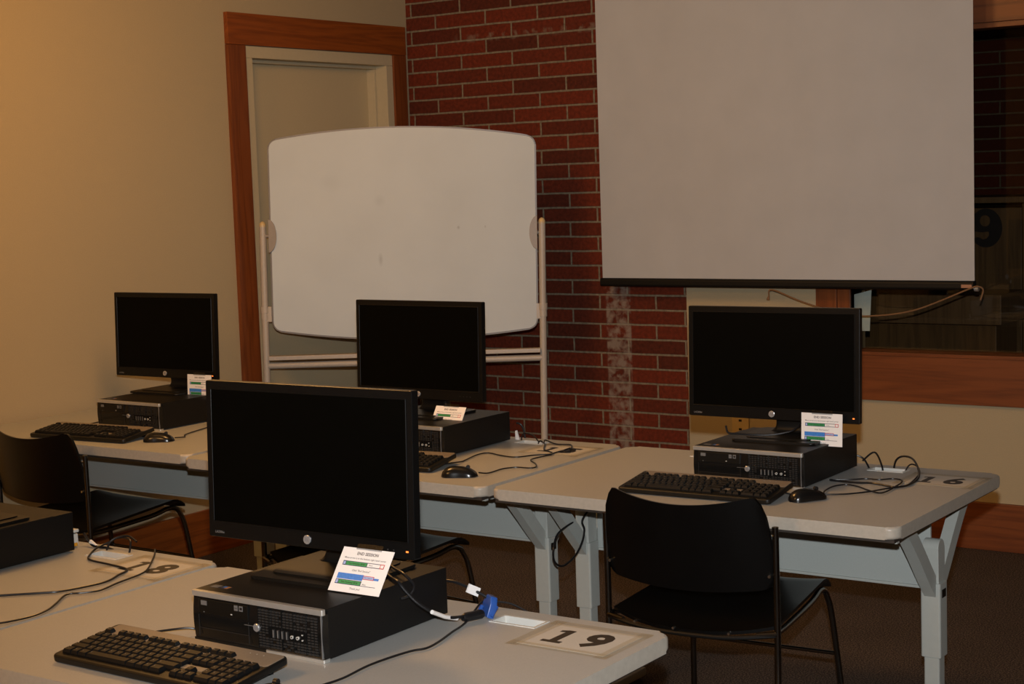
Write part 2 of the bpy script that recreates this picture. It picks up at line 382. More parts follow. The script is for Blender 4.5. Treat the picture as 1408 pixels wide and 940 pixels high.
# door
dr = struct(empty('door_1', (0, -.666, 0)), 'plain beige door in a pale frame with wide oak casing')
def dpart(name, k, boxes, bev=.002):
    q = MB().use(k)
    for bb in boxes: q.box(bb[0], bb[1], bb[2] + .666, bb[3] + .666, bb[4], bb[5], bev)
    return q.build(name, dr)
dpart('door_leaf', 'cream2', [(-.145, -.105, -1.16, -.172, .005, 2.205)])
dpart('door_frame', 'frame', [(-.15, .012, -1.194, -1.145, 0, 2.19), (-.15, .012, -.188, -.139, 0, 2.19), (-.15, .012, -1.194, -.139, 2.19, 2.242),
                              (-.105, -.055, -1.145, -1.13, 0, 2.175), (-.105, -.055, -.203, -.188, 0, 2.175), (-.105, -.055, -1.145, -.188, 2.175, 2.19)])
c_ = [('casing', 'wood_z', (0, .022, -1.305, -1.194, 0, 2.244)), ('casing', 'wood_z', (0, .022, -.139, -.039, 0, 2.244)), ('casing_head', 'wood_y', (0, .024, -1.305, -.039, 2.245, 2.386))]
for n_, k_, bb in c_: dpart(n_, k_, [bb])
q = MB().use('silver'); q.tube([(-.105, -.43, .95), (-.07, -.43, .95), (-.045, -.43, .95)], [.012, .012, .026], 16); q.build('door_handle', dr)
# window into the dark back room
wn = struct(empty('window_1', ((W0 + W1) / 2, 0, WB)), 'interior window with wide oak casing')
def wpart(name, k, boxes, bev=.002):
    q = MB().use(k); ox = (W0 + W1) / 2
    for bb in boxes: q.box(bb[0] - ox, bb[1] - ox, bb[2], bb[3], bb[4] - WB, bb[5] - WB, bev)
    return q.build(name, wn)
wpart('casing', 'wood_z', [(2.228, 2.325, -.022, 0, .818, 2.185), (2.325, 2.384, -.012, .12, .818, 2.17)])
wpart('casing', 'wood_z', [(4.36, 4.46, -.022, 0, .818, 2.185), (4.3, 4.36, -.012, .12, .818, 2.17)])
wpart('casing_head', 'wood_x', [(2.228, 4.46, -.022, 0, 2.172, 2.34), (2.384, 4.3, -.014, .12, 2.150, 2.171)])
wpart('sill', 'wood_x', [(2.228, 4.46, -.024, 0, .608, .803), (2.228, 4.46, -.03, .12, .803, .818)])
wpart('pane', 'glass', [(2.384, 4.3, .07, .074, .818, 2.15)], 0)

# back room seen through the window
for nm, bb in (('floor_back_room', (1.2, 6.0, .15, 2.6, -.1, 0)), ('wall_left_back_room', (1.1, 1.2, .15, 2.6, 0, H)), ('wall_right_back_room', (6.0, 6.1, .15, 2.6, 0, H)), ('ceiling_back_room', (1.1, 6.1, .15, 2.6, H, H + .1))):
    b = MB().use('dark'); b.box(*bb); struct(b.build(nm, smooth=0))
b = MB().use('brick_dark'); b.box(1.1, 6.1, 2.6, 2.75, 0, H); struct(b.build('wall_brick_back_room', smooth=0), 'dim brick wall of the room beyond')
cb_ = tag(empty('cabinet', (2.7, 1.5, 0)), 'dim brown wooden cabinet bearing a black 9, seen through the window', 'cabinet')
q = MB().use('dark_wood'); q.box(-.9, -.05, 0, .5, 0, 1.38, .004); q.box(-.045, 1.2, -.01, .5, 0, 1.40, .004); q.build('body', cb_)
q = MB().use('dark_wood2'); q.box(-.92, 1.22, -.03, .52, 1.405, 1.435, .003); q.build('top', cb_)
q = MB().use('ink'); NT = T((-.228, -.004, 1.280)) @ rot(90, 'X')
q.prism([(.082 * math.cos(R(a)), .098 * math.sin(R(a))) for a in range(0, 360, 10)], -.001, .003, NT); q.use('dark_wood')
q.prism([(-.004 + .026 * math.cos(R(a)), .036 + .028 * math.sin(R(a))) for a in range(0, 360, 15)], .003, .0036, NT)
q.prism([(-.083, -.012), (-.05, -.018), (-.02, -.022), (.014, -.018), (.016, -.036), (.004, -.052), (-.014, -.058), (-.030, -.048), (-.046, -.046), (-.066, -.058), (-.084, -.05)], .003, .0036, NT)
q.build('number', cb_)
ct = tag(empty('counter', (2.4, 1.0, 0)), 'dark wooden counter with two stepped boards beyond the window glass', 'counter')
q = MB().use('dark_wood2'); q.box(-.30, .31, 0, .35, .84, .985, .004); q.build('top_board', ct)
q = MB().use('dark_wood'); q.box(-.31, .28, .02, .33, 0, .835, .004); q.build('body', ct)
pp = MB().use('backpaper')
pp.grid(lambda u, v: (Vector((2.345 + .115 * u - .01 * (1 - v) * u, .045 - .012 * math.sin(u * 3), .90 + .148 * v + .03 * u * v)), Vector((0, 1, 0))), 8, 2, .001)
tag(pp.build('paper_sheet'), 'pale sheet of paper curling against the window behind the right monitor', 'paper')
q = MB().use('outlet'); q.box(1.80, 1.885, -.008, 0, .40, .52, .003); q.use('dark'); q.box(1.835, 1.85, -.0085, -.007, .475, .485); q.box(1.835, 1.85, -.0085, -.007, .435, .445)
tag(q.build('wall_outlet'), 'ivory outlet plate low on the cream wall behind the right monitor', 'outlet')

# ------------------------------------------------------------------ projection screen
ps = tag(empty('projection_screen', (2.09, -.13, 1.11)), 'large pale pull down projection screen hanging over the brick wall and window', 'screen')
q = MB().use('fabric')
def scr(u, v):
    x = -.883 + 1.766 * u; z = .012 + 1.55 * v
    return Vector((x, .004 * math.sin(u * 9) * (1 - .3 * v), z)), Vector((0, -1, 0))
q.grid(scr, 60, 24, .0012); q.build('fabric', ps)
q = MB().use('bar'); q.prism(rrect(-.024, .014, -.02, .02, .012), -.886, .884, rot(90, 'Y') @ rot(0, 'Z')); q.build('bottom_bar', ps, loc=(0, 0, 0))
q = MB().use('brass'); q.box(.835, .879, -.0225, -.0195, -.004, .010, .001); q.build('tag', ps, )
q = MB().use('silver'); q.tube([(.884, 0, -.008), (.90, 0, -.008)], .011, 14); q.build('end_pin', ps)
q = MB().use('silver'); q.tube([(-.886, 0, .0), (-.896, 0, 0)], .004, 10); q.build('end_pin', ps)
q = MB().use('white'); q.box(-.95, .95, -.05, .06, 1.535, 1.64, .02); q.build('housing', ps)
q = MB().use('rope')
q.tube([(2.06, -.135, 1.062), (2.062, -.14, 1.08), (2.07, -.14, 1.088), (2.102, -.14, 1.082), (2.204, -.14, 1.043), (2.305, -.14, 1.013), (2.40, -.14, .99), (2.484, -.14, .982), (2.56, -.14, .985), (2.648, -.14, .995), (2.733, -.14, 1.014), (2.821, -.14, 1.046), (2.913, -.15, 1.084), (2.965, -.155, 1.105), (2.992, -.15, 1.113), (3.012, -.14, 1.099), (3.001, -.14, 1.057)], .0035, 7, 5)
q.tube([(2.06, -.135, 1.062), (2.056, -.136, 1.045)], [.004, .008], 7)
tag(q.build('twine'), 'brown twine tied to the screen bar and drooping to the right', 'twine')

# ------------------------------------------------------------------ whiteboard on posts
wb = tag(empty('whiteboard', (.605, -.875, 0), R(32.93)), 'tall freestanding whiteboard with curved top edge on two beige posts', 'whiteboard')
wb.rotation_euler = (0, 0, R(32.93))
LEAN = Matrix.Rotation(R(1.1), 4, 'Y')
PIV = T((0, 0, .9)) @ LEAN @ T((0, 0, -.9))
def outline(off):
    hw = .594 + off; pts = []
    zt, zb = 1.80 + off, .955 - off
    n = 24; r = .04 + off
    def top(x): return zt + .052 * (1 - (x / hw) ** 2) - .0
    def bot(x): return zb - .045 * (1 - (x / hw) ** 2)
    def arc(cx, cy, a0, a1): return [(cx + r * math.cos(R(a0 + (a1 - a0) * i / 6)), cy + r * math.sin(R(a0 + (a1 - a0) * i / 6))) for i in range(7)]
    pts += arc(hw - r, zb + r - .006, -80, 0); pts += arc(hw - r, zt - r + .006, 0, 80)
    pts += [(x, top(x)) for x in [hw - r - .02 - (2 * hw - 2 * r - .04) * i / n for i in range(n + 1)]]
    pts += arc(-hw + r, zt - r + .006, 100, 180); pts += arc(-hw + r, zb + r - .006, 180, 260)
    pts += [(x, bot(x)) for x in [-hw + r + .02 + (2 * hw - 2 * r - .04) * i / n for i in range(n + 1)]]
    return [(x + .006, z) for x, z in pts]
UP = PIV @ rot(90, 'X')      # local XY -> XZ, extrusion along -Y
q = MB().use('board_frame'); q.prism(outline(.007), -.012, .010, UP, .003); q.build('edge_frame', wb)
q = MB().use('board'); q.prism(outline(0), .0085, .0125, UP, .001); q.build('writing_panel', wb)
def P_(x, y, z): return (PIV @ Vector((x, y, z)))[:]
for sx in (-1, 1):
    x = .628 * sx
    q = MB().use('post'); q.tube([P_(x, 0, .07), P_(x, 0, 1.425)], .0155, 20); q.build('post', wb)
    q = MB().use('post_cap'); q.tube([P_(x, 0, 1.42), P_(x, 0, 1.432), P_(x, 0, 1.440), P_(x, 0, 1.444)], [.0158, .0145, .010, .003], 20); q.build('end_cap', wb)
    q = MB().use('bracket'); pts = [(sx * (.604 - .036 * math.cos(R(a))), 1.378 + .075 * math.sin(R(a))) for a in range(-90, 91, 10)]
    pts = pts if sx > 0 else pts
    q.prism([(p[0] + .004, p[1]) for p in pts], .010, .022, UP, .002); q.tube([P_(sx * .60, 0, 1.378), P_(x, 0, 1.378)], .008, 12); q.build('pivot_bracket', wb)
    q = MB().use('post'); q.tube([P_(x, 0, 1.0), P_(x, 0, 1.03), P_(x, 0, 1.031), P_(x, 0, 1.06)], [.019, .019, .021, .021], 20); q.box(min(x, x - sx * .032), max(x, x - sx * .032), -.012, .012, 0, .07, .003, mtx=PIV @ T((0, 0, .99))); q.build('collar', wb)
    q = MB().use('post'); q.box(x - .02, x + .02, -.28, .28, .05, .09, .008); q.build('foot', wb)
    for sy in (-1, 1):
        q = MB().use('black'); q.tube([(x - .012, sy * .25, .026), (x + .012, sy * .25, .026)], .025, 20); q.build('caster', wb)
q = MB().use('post'); q.box(-.615, .615, -.032, .012, -.004, .016, .004, mtx=T((0, 0, .832))); q.tube([(-.62, 0, .802), (.62, 0, .802)], .015, 16); q.build('tray_rail', wb)

# ------------------------------------------------------------------ tables
TL, TW, TH = 1.216, .792, .737
def make_table():
    """origin: front left corner on the floor"""
    root = empty('folding_table', (0, 0, 0))
    q = MB().use('edge')
    q.prism(rrect(0, TL, 0, TW, .032, 8), TH - .032, TH, None, .009, 4)
    top = q.build('tabletop', root, smooth=50)
    cut = MB().use('edge')
    for cx in (.325, TL - .31): cut.box(cx - .052, cx + .052, TW - .098, TW - .048, TH - .05, TH + .02)
    co = cut.build('cutter', smooth=0)
    md = top.modifiers.new('b', 'BOOLEAN'); md.object = co; md.operation = 'DIFFERENCE'; md.solver = 'EXACT'
    dg = bpy.context.evaluated_depsgraph_get(); me = bpy.data.meshes.new_from_object(top.evaluated_get(dg))
    top.modifiers.clear(); top.data = me; bpy.data.objects.remove(co)
    me.materials.clear(); me.materials.append(M['edge']); me.materials.append(M['laminate'])
    for f in me.polygons:
        f.material_index = 1 if (f.normal.z > .98 and f.center.z > TH - .001) else 0
    top.modifiers.new('normals', 'WEIGHTED_NORMAL').keep_sharp = True
    for cx in (.325, TL - .31):
        q = MB().use('white'); x0, x1, y0, y1 = cx - .0515, cx + .0515, TW - .0975, TW - .0485
        q.box(x0, x1, y0, y1, TH - .036, TH - .033)
        for bb in ((x0, x0 + .0025, y0, y1), (x1 - .0025, x1, y0, y1), (x0, x1, y0, y0 + .0025), (x0, x1, y1 - .0025, y1)): q.box(*bb, TH - .036, TH + .0015)
        q.box(x0 - .003, x1 + .003, y0 - .003, y0 + .001, TH, TH + .0015); q.box(x0 - .003, x1 + .003, y1 - .001, y1 + .003, TH, TH + .0015)
        q.box(x0 - .003, x0 + .001, y0, y1, TH, TH + .0015); q.box(x1 - .001, x1 + .003, y0, y1, TH, TH + .0015)
        q.build('cable_tray', root, smooth=0)
    q = MB().use('under'); q.box(.012, TL - .012, .012, TW - .012, TH - .041, TH - .032); q.build('underside', root, smooth=0)
    q = MB().use('panel'); q.box(.082, TL - .082, .442, .452, .482, TH - .041, .002); q.use('steel'); q.box(.082, TL - .082, .437, .457, .476, .484, .002); q.build('modesty_panel', root)
    yc = .41
    for sx, x in ((-1, .062), (1, TL - .062)):
        q = MB().use('steel')
        q.prism(rrect(-.0275, .0275, -.0275, .0275, .006, 3), .306, .508, T((x, yc, 0)), .0015)
        q.prism(rrect(-.0215, .0215, -.0215, .0215, .005, 3), .03, .31, T((x, yc, 0)))
        # rounded spine rising between the two arms
        pts = [(-.024, .505), (.024, .505), (.024, .60)] + [(.024 * math.cos(R(a)), .60 + .024 * math.sin(R(a))) for a in range(10, 171, 16)] + [(-.024, .60)]
        q.prism(pts, -.022, .022, T((x, yc, 0)) @ rot(90, 'Z') @ rot(90, 'X'), .002)
        leg = q.build('leg', root)
        q = MB().use('black'); q.box(x + sx * .027, x + sx * .0285, yc - .014, yc + .014, .468, .49); q.build('badge', leg)
        for sy in (-1, 1):
            q = MB().use('steel')
            prof = [(sy * .015, .455), (sy * .015, .505), (sy * .20, TH - .046), (sy * .262, TH - .046), (sy * .245, TH - .075)]
            # bar curving up and outward
            cen = [(yc + sy * .004, .478), (yc + sy * .06, .535), (yc + sy * .13, .612), (yc + sy * .19, .672), (yc + sy * .235, .694), (yc + sy * .30, TH - .041 - .008)]
            P = spline([Vector((x, c[0], c[1])) for c in cen], 5)
            hw, ht = .016, .021
            rings = []
            for i, p in enumerate(P):
                t = (P[min(i + 1, len(P) - 1)] - P[max(i - 1, 0)]).normalized(); n = Vector((1, 0, 0)).cross(t)
                th = ht * (1 - .55 * max(0, i / (len(P) - 1) - .55) / .45)
                rings.append([q.bm.verts.new(p + Vector((a * hw, 0, 0)) + n * (c * th)) for a, c in ((-1, -1), (1, -1), (1, 1), (-1, 1))])
            fs = []
            for i in range(len(rings) - 1):
                for k in range(4): fs.append(q.bm.faces.new((rings[i][k], rings[i][(k + 1) % 4], rings[i + 1][(k + 1) % 4], rings[i + 1][k])))
            fs += [q.bm.faces.new(rings[0][::-1]), q.bm.faces.new(rings[-1])]; q._n(fs)
            q.build('arm', root, smooth=30)
        q = MB().use('steel'); q.box(x - .028, x + .028, .09, TW - .09, .012, .04, .006); q.build('foot', root)
        q = MB().use('under'); q.box(x - .022, x + .022, .09, TW - .09, TH - .053, TH - .041, .001); q.build('bracket', root)
        q = MB().use('steel'); q.box(min(x + sx * .02, x + sx * .05), max(x + sx * .02, x + sx * .05), .03, .045, TH - .046, TH - .041); q.build('clip', root)
    q = MB().use('steel'); q.box(.09, TL - .09, yc - .03, yc + .02, TH - .056, TH - .041, .003); q.build('crossbar', root)
    return root
G = 'beige computer tables'
t0 = make_table(); t0.location = (2.524, -2.914, 0)
tables = {16: t0}
for k, loc in {15: (1.282, -2.912, 0), 14: (.04, -2.865, 0), 19: (2.490, -4.752, 0), 18: (1.262, -4.725, 0)}.items():
    tables[k] = copy_tree(t0); tables[k].location = loc
for k, l in {16: 'beige table at the right end of the rear row, numbered 16', 15: 'beige table in the middle of the rear row, in front of the whiteboard post',
             14: 'beige table against the left wall in the rear row', 19: 'nearest beige table, with the sheet numbered 19 at its corner',
             18: 'beige table at lower left, with cords crossing its sheet numbered 18'}.items(): tag(tables[k], l, 'table', G)

# ------------------------------------------------------------------ number sheets under tape
def num_sheet(num, cx, cy, label, rz=0.):
    o = tag(empty('number_sheet', (cx, cy, TH), rz), label, 'paper sign', 'number sheets taped to the tables')
    q = MB().use('sheet'); q.box(-.097, .097, -.073, .073, .0002, .0008); q.use('ink')
    for ch, dx in ((num[0], -.043), (num[1], .034)):
        if ch == '1':
            q.box(dx - .0075, dx + .009, -.042, .042, .0008, .0012); q.box(dx - .022, dx + .022, -.042, -.030, .0008, .00122)
            q.prism([(dx - .006, .042), (dx - .020, .036), (dx - .020, .026), (dx - .006, .029)], .0008, .00121)
        else: q.text(ch, .116, T((dx, 0, .0010)), .0002, .0045, width=.95)
    q.build('paper', o, smooth=0)
    for bb in ((-.112, .112, .062, .088), (-.112, .112, -.088, -.062), (-.112, -.085, -.092, .09), (.085, .112, -.092, .09)):
        q = MB().use('tape'); q.box(*bb, .0016, .0018); q.build('tape', o, smooth=0)
    return o
num_sheet('19', 3.571, -4.083, 'white sheet with large black number 19 taped to the nearest table')
num_sheet('18', 2.365, -4.055, 'white sheet with black number 18 under two crossing cords')
num_sheet('16', 3.625, -2.290, 'white sheet with black number 16 at the far right table corner')
num_sheet('15', 2.362, -2.290, 'white sheet mostly hidden by tangled cords in the middle of the rear row')

# ------------------------------------------------------------------ desktop computers
def make_pc():
    """origin: front left bottom corner"""
    W_, D_, Z_ = .338, .381, .1
    root = empty('desktop_computer', (0, 0, 0))
    q = MB().use('case'); q.box(.001, W_ - .001, .018, D_, .004, Z_ - .001, .002); q.box(.0, W_, .011, D_ - .06, .0965, Z_, .001)
    for x, y in ((.03, .05), (W_ - .03, .05), (.03, D_ - .04), (W_ - .03, D_ - .04)): q.box(x - .01, x + .01, y - .01, y + .01, 0, .005)
    q.build('case', root)
    q = MB().use('gloss')
    n = 8; prof = [(.02, .006)] + [(.004 - .004 * math.sin(math.pi * i / n) + .0015, .006 + .084 * i / n) for i in range(n + 1)] + [(.02, .09)]
    q.prism([(p[0], p[1]) for p in prof], .002, W_ - .002, Matrix(((0, 0, 1, 0), (1, 0, 0, 0), (0, 1, 0, 0), (0, 0, 0, 1))), 0)
    bz = q.build('front_bezel', root)
    def fb(x0, x1, z0, z1, k, nm=None, y=.0, d=.003):
        qq = MB().use(k); qq.box(x0, x1, y - .0006, y + d, z0, z1); return qq
    # ventilation slots
    q = MB().use('dark')
    for i in range(17):
        for j in range(14):
            x = .176 + i * .0088; z = .012 + j * .0053
            if .200 < x < .292 and .030 < z < .052: continue
            if random.random() < .93: q.box(x, x + .0062, .0008, .004, z, z + .0028)
    q.use('black')
    for i in range(5):
        q.box(.1745 + i * .030, .1752 + i * .030, .0002, .004, .010, .088)
    q.build('vent_grille', bz, smooth=0)
    q = MB().use('silver'); q.prism(rrect(0, W_, 0, .0115, .004, 4), .0893, .1003, None, .001); q.build('top_trim', root)
    q = MB().use('silver'); q.prism(rrect(.19, W_, .001, .02, .004, 4), .0, .0062); q.use('black'); q.box(0, .19, .004, .02, 0, .006); q.build('bottom_trim', root)
    q = MB().use('grey_print'); q.box(W_ - .0045, W_ - .003, -.0002, .004, .008, .0895); q.build('side_trim', root)
    q = MB().use('black'); q.box(.018, .150, -.0002, .004, .058, .086, .001); q.use('grey_print'); q.box(.026, .042, -.0006, .001, .074, .083); q.use('dot'); q.box(.105, .109, -.0008, .001, .063, .065); q.box(.033, .0342, -.0008, .001, .0602, .0612); q.build('disc_drive', root, smooth=0)
    q = MB().use('grey_print')
    for x in (.115, .128): q.box(x, x + .0095, -.0008, .001, .073, .0835)
    q.use('ink'); q.box(.1165, .123, -.001, .001, .0775, .0785); q.box(.130, .136, -.001, .001, .076, .0805); q.build('drive_label', root, smooth=0)
    q = MB().use('dark'); q.box(.018, .15, -.0003, .001, .028, .0285); q.box(.018, .0185, -.0003, .001, .012, .054); q.box(.15, .1505, -.0003, .001, .012, .054); q.use('grey_print'); q.box(.140, .166, -.001, .001, .0485, .0492); q.build('drive_cover', root, smooth=0)
    q = MB().use('logo'); q.tube([(.172, .002, .047), (.172, -.002, .047), (.172, -.0028, .047)], [.0078, .0078, .0068], 24)
    q.use('textgrey'); q.text('hp', .0095, T((.172, -.0031, .0476)) @ rot(90, 'X'), .0001, .0001, shear=.3); q.build('logo', root)
    for i in range(4):
        q = MB().use('dark'); q.box(.212 + i * .0112, .2172 + i * .0112, -.0008, .002, .033, .049); q.use('grey_print'); q.box(.2135 + i * .0112, .2158 + i * .0112, -.0012, .002, .034, .048); q.build('usb_port', root, smooth=0)
    for i in range(2):
        q = MB().use('dot'); x = .2605 + i * .0145; q.tube([(x, .002, .040), (x, -.0012, .040)], .0033, 12); q.use('dark'); q.tube([(x, .001, .040), (x, -.0016, .040)], .0018, 10); q.build('audio_jack', root)
    q = MB().use('dot'); q.box(.285, .2875, -.0005, .002, .046, .048); q.box(.285, .2875, -.0005, .002, .036, .038); q.build('indicator_light', root)
    q = MB().use('grey_print'); q.box(.016, .036, .036, .052, .1001, .1004); q.build('sticker', root, smooth=0)
    q = MB().use('navy'); q.box(.042, .062, .036, .052, .1001, .1003); q.use('bluep'); q.box(.0435, .0515, .044, .0505, .1001, .1005); q.use('amber'); q.box(.0525, .0605, .0375, .0505, .1001, .1005); q.build('sticker', root, smooth=0)
    return root
GP = 'black desktop computers lying flat'
pc0 = make_pc(); pcs = {19: pc0}
for k in (16, 15, 14, 18): pcs[k] = copy_tree(pc0)
for k, (x, y, l) in {19: (2.902, -4.440, 'black desktop computer under the large nearest monitor'), 16: (2.996, -2.572, 'black desktop computer beneath the monitor at the right end of the rear row'),
                     15: (1.762, -2.575, 'black desktop computer in front of the whiteboard, partly hidden by the nearest monitor'), 14: (.431, -2.523, 'black desktop computer near the left wall beneath the farthest monitor'),
                     18: (1.722, -4.398, 'black desktop computer cut off by the left edge of the picture')}.items():
    pcs[k].location = (x, y, TH + .0005); tag(pcs[k], l, 'computer', GP)

# ------------------------------------------------------------------ monitors
def make_monitor():
    """origin: middle of the stand base on the floor of the stand; panel bottom at PB"""
    root = empty('monitor', (0, 0, 0)); W_, H_ = .533, .326; PB = .056
    TI = T((0, -.045, PB)) @ Matrix.Rotation(R(-2), 4, 'X')
    q = MB().use('bezel')
    q.prism(rrect(-W_ / 2, W_ / 2, 0, H_, .004, 3), 0, .0205, TI @ rot(90, 'X') @ T((0, 0, -.0205)), .002, 2)
    # opening for the display
    q.build('housing', root)
    q = MB().use('bezel'); q.prism(rrect(-.20, .20, .05, .29, .03, 5), -.05, -.02, TI @ rot(90, 'X'), .014, 3); q.build('back_cover', root)
    sb = MB().use('bezel')      # raised rim around the display
    x0, x1, z0, z1 = -W_ / 2 + .0165, W_ / 2 - .0165, .034, H_ - .018
    e = .0022
    for bb in ((x0 - e, x1 + e, z1, z1 + e), (x0 - e, x1 + e, z0 - e, z0), (x0 - e, x0, z0, z1), (x1, x1 + e, z0, z1)):
        sb.box(bb[0], bb[1], -.0018, .0, bb[2], bb[3], .0006, 1, TI)
    sb.build('bezel_rim', root)
    q = MB().use('screen'); q.box(x0, x1, -.0006, .001, z0, z1, mtx=TI); q.build('display', root, smooth=0)
    q = MB().use('logo'); q.tube([(0, .001, .0165), (0, -.0022, .0165), (0, -.003, .0165)], [.0092, .0092, .008], 28)
    q.use('textgrey'); q.text('hp', .0115, T((0, -.0034, .0172)) @ rot(90, 'X'), .0001, .0001, shear=.3)
    bmesh.ops.transform(q.bm, matrix=TI, verts=q.bm.verts); q.build('logo', root)
    q = MB().use('grey_print'); q.text('LA2306x', .0070, T((-W_ / 2 + .030, -.0006, .011)) @ rot(90, 'X'), .0001, .0001, shear=.1)
    bmesh.ops.transform(q.bm, matrix=TI, verts=q.bm.verts); q.build('model_lettering', root)
    q = MB().use('led'); q.box(W_ / 2 - .0205, W_ / 2 - .0150, -.0009, .001, .0140, .0170, mtx=TI); q.build('power_light', root)
    q = MB().use('grey_print')
    for i in range(4): q.box(W_ / 2 - .052 - i * .014, W_ / 2 - .049 - i * .014, -.0005, .001, .0158, .0165, mtx=TI)
    q.build('buttons', root, smooth=0)
    # stand
    q = MB().use('black')
    q.prism(rrect(-.128, .128, -.118, .11, .014, 5), 0, .007, None, .003, 2)
    q.prism(rrect(-.100, .100, -.085, .10, .02, 5), .007, .010, None, .002, 2); q.build('stand_base', root)
    q = MB().use('black'); P = spline([Vector((0, .05, .008)), Vector((0, .042, .05)), Vector((0, .030, .10)), Vector((0, .022, .17))], 6); rings = []
    for i, p in enumerate(P):
        f = i / (len(P) - 1); hw = .055 - .012 * f + .02 * max(0, 1 - f * 5) ** 2; ht = .013 + .012 * max(0, 1 - f * 4) ** 2
        rings.append([q.bm.verts.new((a * hw, p.y + c * ht, p.z)) for a, c in ((-1, -.6), (-.8, -1), (.8, -1), (1, -.6), (1, .6), (.8, 1), (-.8, 1), (-1, .6))])
    fs = []
    for i in range(len(rings) - 1):
        for k in range(8): fs.append(q.bm.faces.new((rings[i][k], rings[i][(k + 1) % 8], rings[i + 1][(k + 1) % 8], rings[i + 1][k])))
    fs += [q.bm.faces.new(rings[0][::-1]), q.bm.faces.new(rings[-1])]; q._n(fs); q.build('stand_neck', root)
    return root
GM = 'black flat monitors standing on the desktop computers'
mo0 = make_monitor(); mons = {19: mo0}
ZM = TH + .1 + .0008
for k in (16, 15, 14, 18): mons[k] = copy_tree(mo0)
# panel front midpoint (x, y), yaw, label
for k, (x, y, a, l) in {19: (3.034, -4.244, 1.6, 'largest, nearest black monitor with a dark screen, in front of the rear row'), 16: (3.150, -2.375, 1.6, 'black monitor at right, before the cream wall and under the projection screen'),
                        15: (1.869, -2.391, -.7, 'black monitor in front of the whiteboard, with a tilted card at its lower edge'), 14: (.534, -2.265, 1.5, 'smallest black monitor, in front of the cream left wall'),
                        18: (1.885, -4.27, -45, 'black monitor on the computer at the left edge, only the rear of its base showing')}.items():
    a = R(a); off = Vector((0, .045, 0)); off.rotate(Matrix.Rotation(a, 3, 'Z'))
    mons[k].location = (x + off.x, y + off.y, ZM); mons[k].rotation_euler = (0, 0, a); tag(mons[k], l, 'monitor', GM)
for c in kids(mons[18]):
    if c.name.startswith('stand_base'): c.rotation_euler = (0, 0, R(45))
for c in kids(mons[15]):      # its light is unlit in the photo
    if c.name.startswith('power_light'): bpy.data.objects.remove(c)
for k in (19, 16):
    for c in kids(mons[k]):
        if c.name.startswith(('stand_base', 'stand_neck')): c.location.x += .03

# ------------------------------------------------------------------ instruction cards
def make_card():
    """hinged along its top edge (local origin), hanging down along -Z, front towards -Y"""
    W_, H_ = .123, .092
    q = MB().use('card'); q.box(-W_ / 2, W_ / 2, -.0004, .0004, -H_, 0)
    F_ = rot(90, 'X')
    def r(x0, x1, z0, z1, k, d=.0006): q.use(k); q.box(x0, x1, -d, 0, z0, z1)
    q.use('textgrey')
    q.text('END SESSION', .0085, T((.002, -.0006, -.0115)) @ F_, .0001, .00025)
    q.text('Menu arrow is in the bottom right hand corner', .0051, T((.0, -.0006, -.0215)) @ F_, .0001, .00003)
    q.text('Click "End Session"', .0055, T((0, -.0006, -.0465)) @ F_, .0001, .00003)
    q.text('Thank you!', .0055, T((0, -.0006, -.0835)) @ F_, .0001, .00003)
    r(-.050, .050, -.0375, -.028, 'navy'); r(-.042, .008, -.0362, -.0293, 'green', .0008); r(.0095, .049, -.0362, -.0293, 'card', .0008)
    r(-.0485, -.0435, -.0358, -.0297, 'paleblue', .0008); r(.040, .050, -.0375, -.028, 'redp', .0009); r(.0415, .0485, -.036, -.0295, 'card', .001)
    r(-.052, .010, -.0655, -.0535, 'bluep'); r(.010, .036, -.0625, -.0545, 'redp'); r(.0112, .0345, -.0612, -.0558, 'paleblue', .0008); r(.036, .048, -.0620, -.0575, 'bluep')
    r(-.052, .010, -.0765, -.0665, 'navy'); r(-.044, .0085, -.0752, -.0678, 'green', .0008); r(-.0505, -.0455, -.075, -.068, 'paleblue', .0008)
    r(.010, .046, -.0765, -.0755, 'navy'); r(.0105, .047, -.0755, -.0700, 'card')
    q.use('ink'); q.text('Time Remaining: 00:58', .0042, T((-.017, -.0009, -.0328)) @ F_, .0001, .00002); q.text('Time Remaining: 00:58', .0042, T((-.018, -.0009, -.0716)) @ F_, .0001, .00002)
    q.use('textgrey'); q.text('Menu', .004, T((.018, -.0009, -.0328)) @ F_, .0001); q.text('End Session', .004, T((.023, -.0009, -.0585)) @ F_, .0001); q.text('Menu', .004, T((.018, -.0009, -.0728)) @ F_, .0001)
    root = empty('instruction_card', (0, 0, 0))
    q.build('card', root, smooth=0)
    q = MB().use('stape'); q.box(-.030, .032, -.0012, -.0008, -.003, .009); q.build('tape', root, smooth=0)
    return root
GC = 'instruction cards taped below the monitors'
cd0 = make_card(); cards = {19: cd0}
for k in (16, 15, 14): cards[k] = copy_tree(cd0)
for k, (x, y, z, tilt, rz, ry, l) in {19: (3.213, -4.266, .9135, 37, 1.6, 0, 'white card headed END SESSION leaning out under the nearest monitor'), 16: (3.3125, -2.389, .923, 3, 1.6, 0, 'white END SESSION card hanging straight at the right monitor'),
                                      15: (2.0145, -2.404, .877, 33, -.7, 0, 'white END SESSION card jutting forward under the monitor before the whiteboard'), 14: (.732, -2.277, .9145, 3, 1.5, 0, 'white END SESSION card on the small monitor by the left wall')}.items():
    cards[k].location = (x, y, z); cards[k].rotation_euler = (R(-tilt), 0, R(rz)); tag(cards[k], l, 'card', GC)

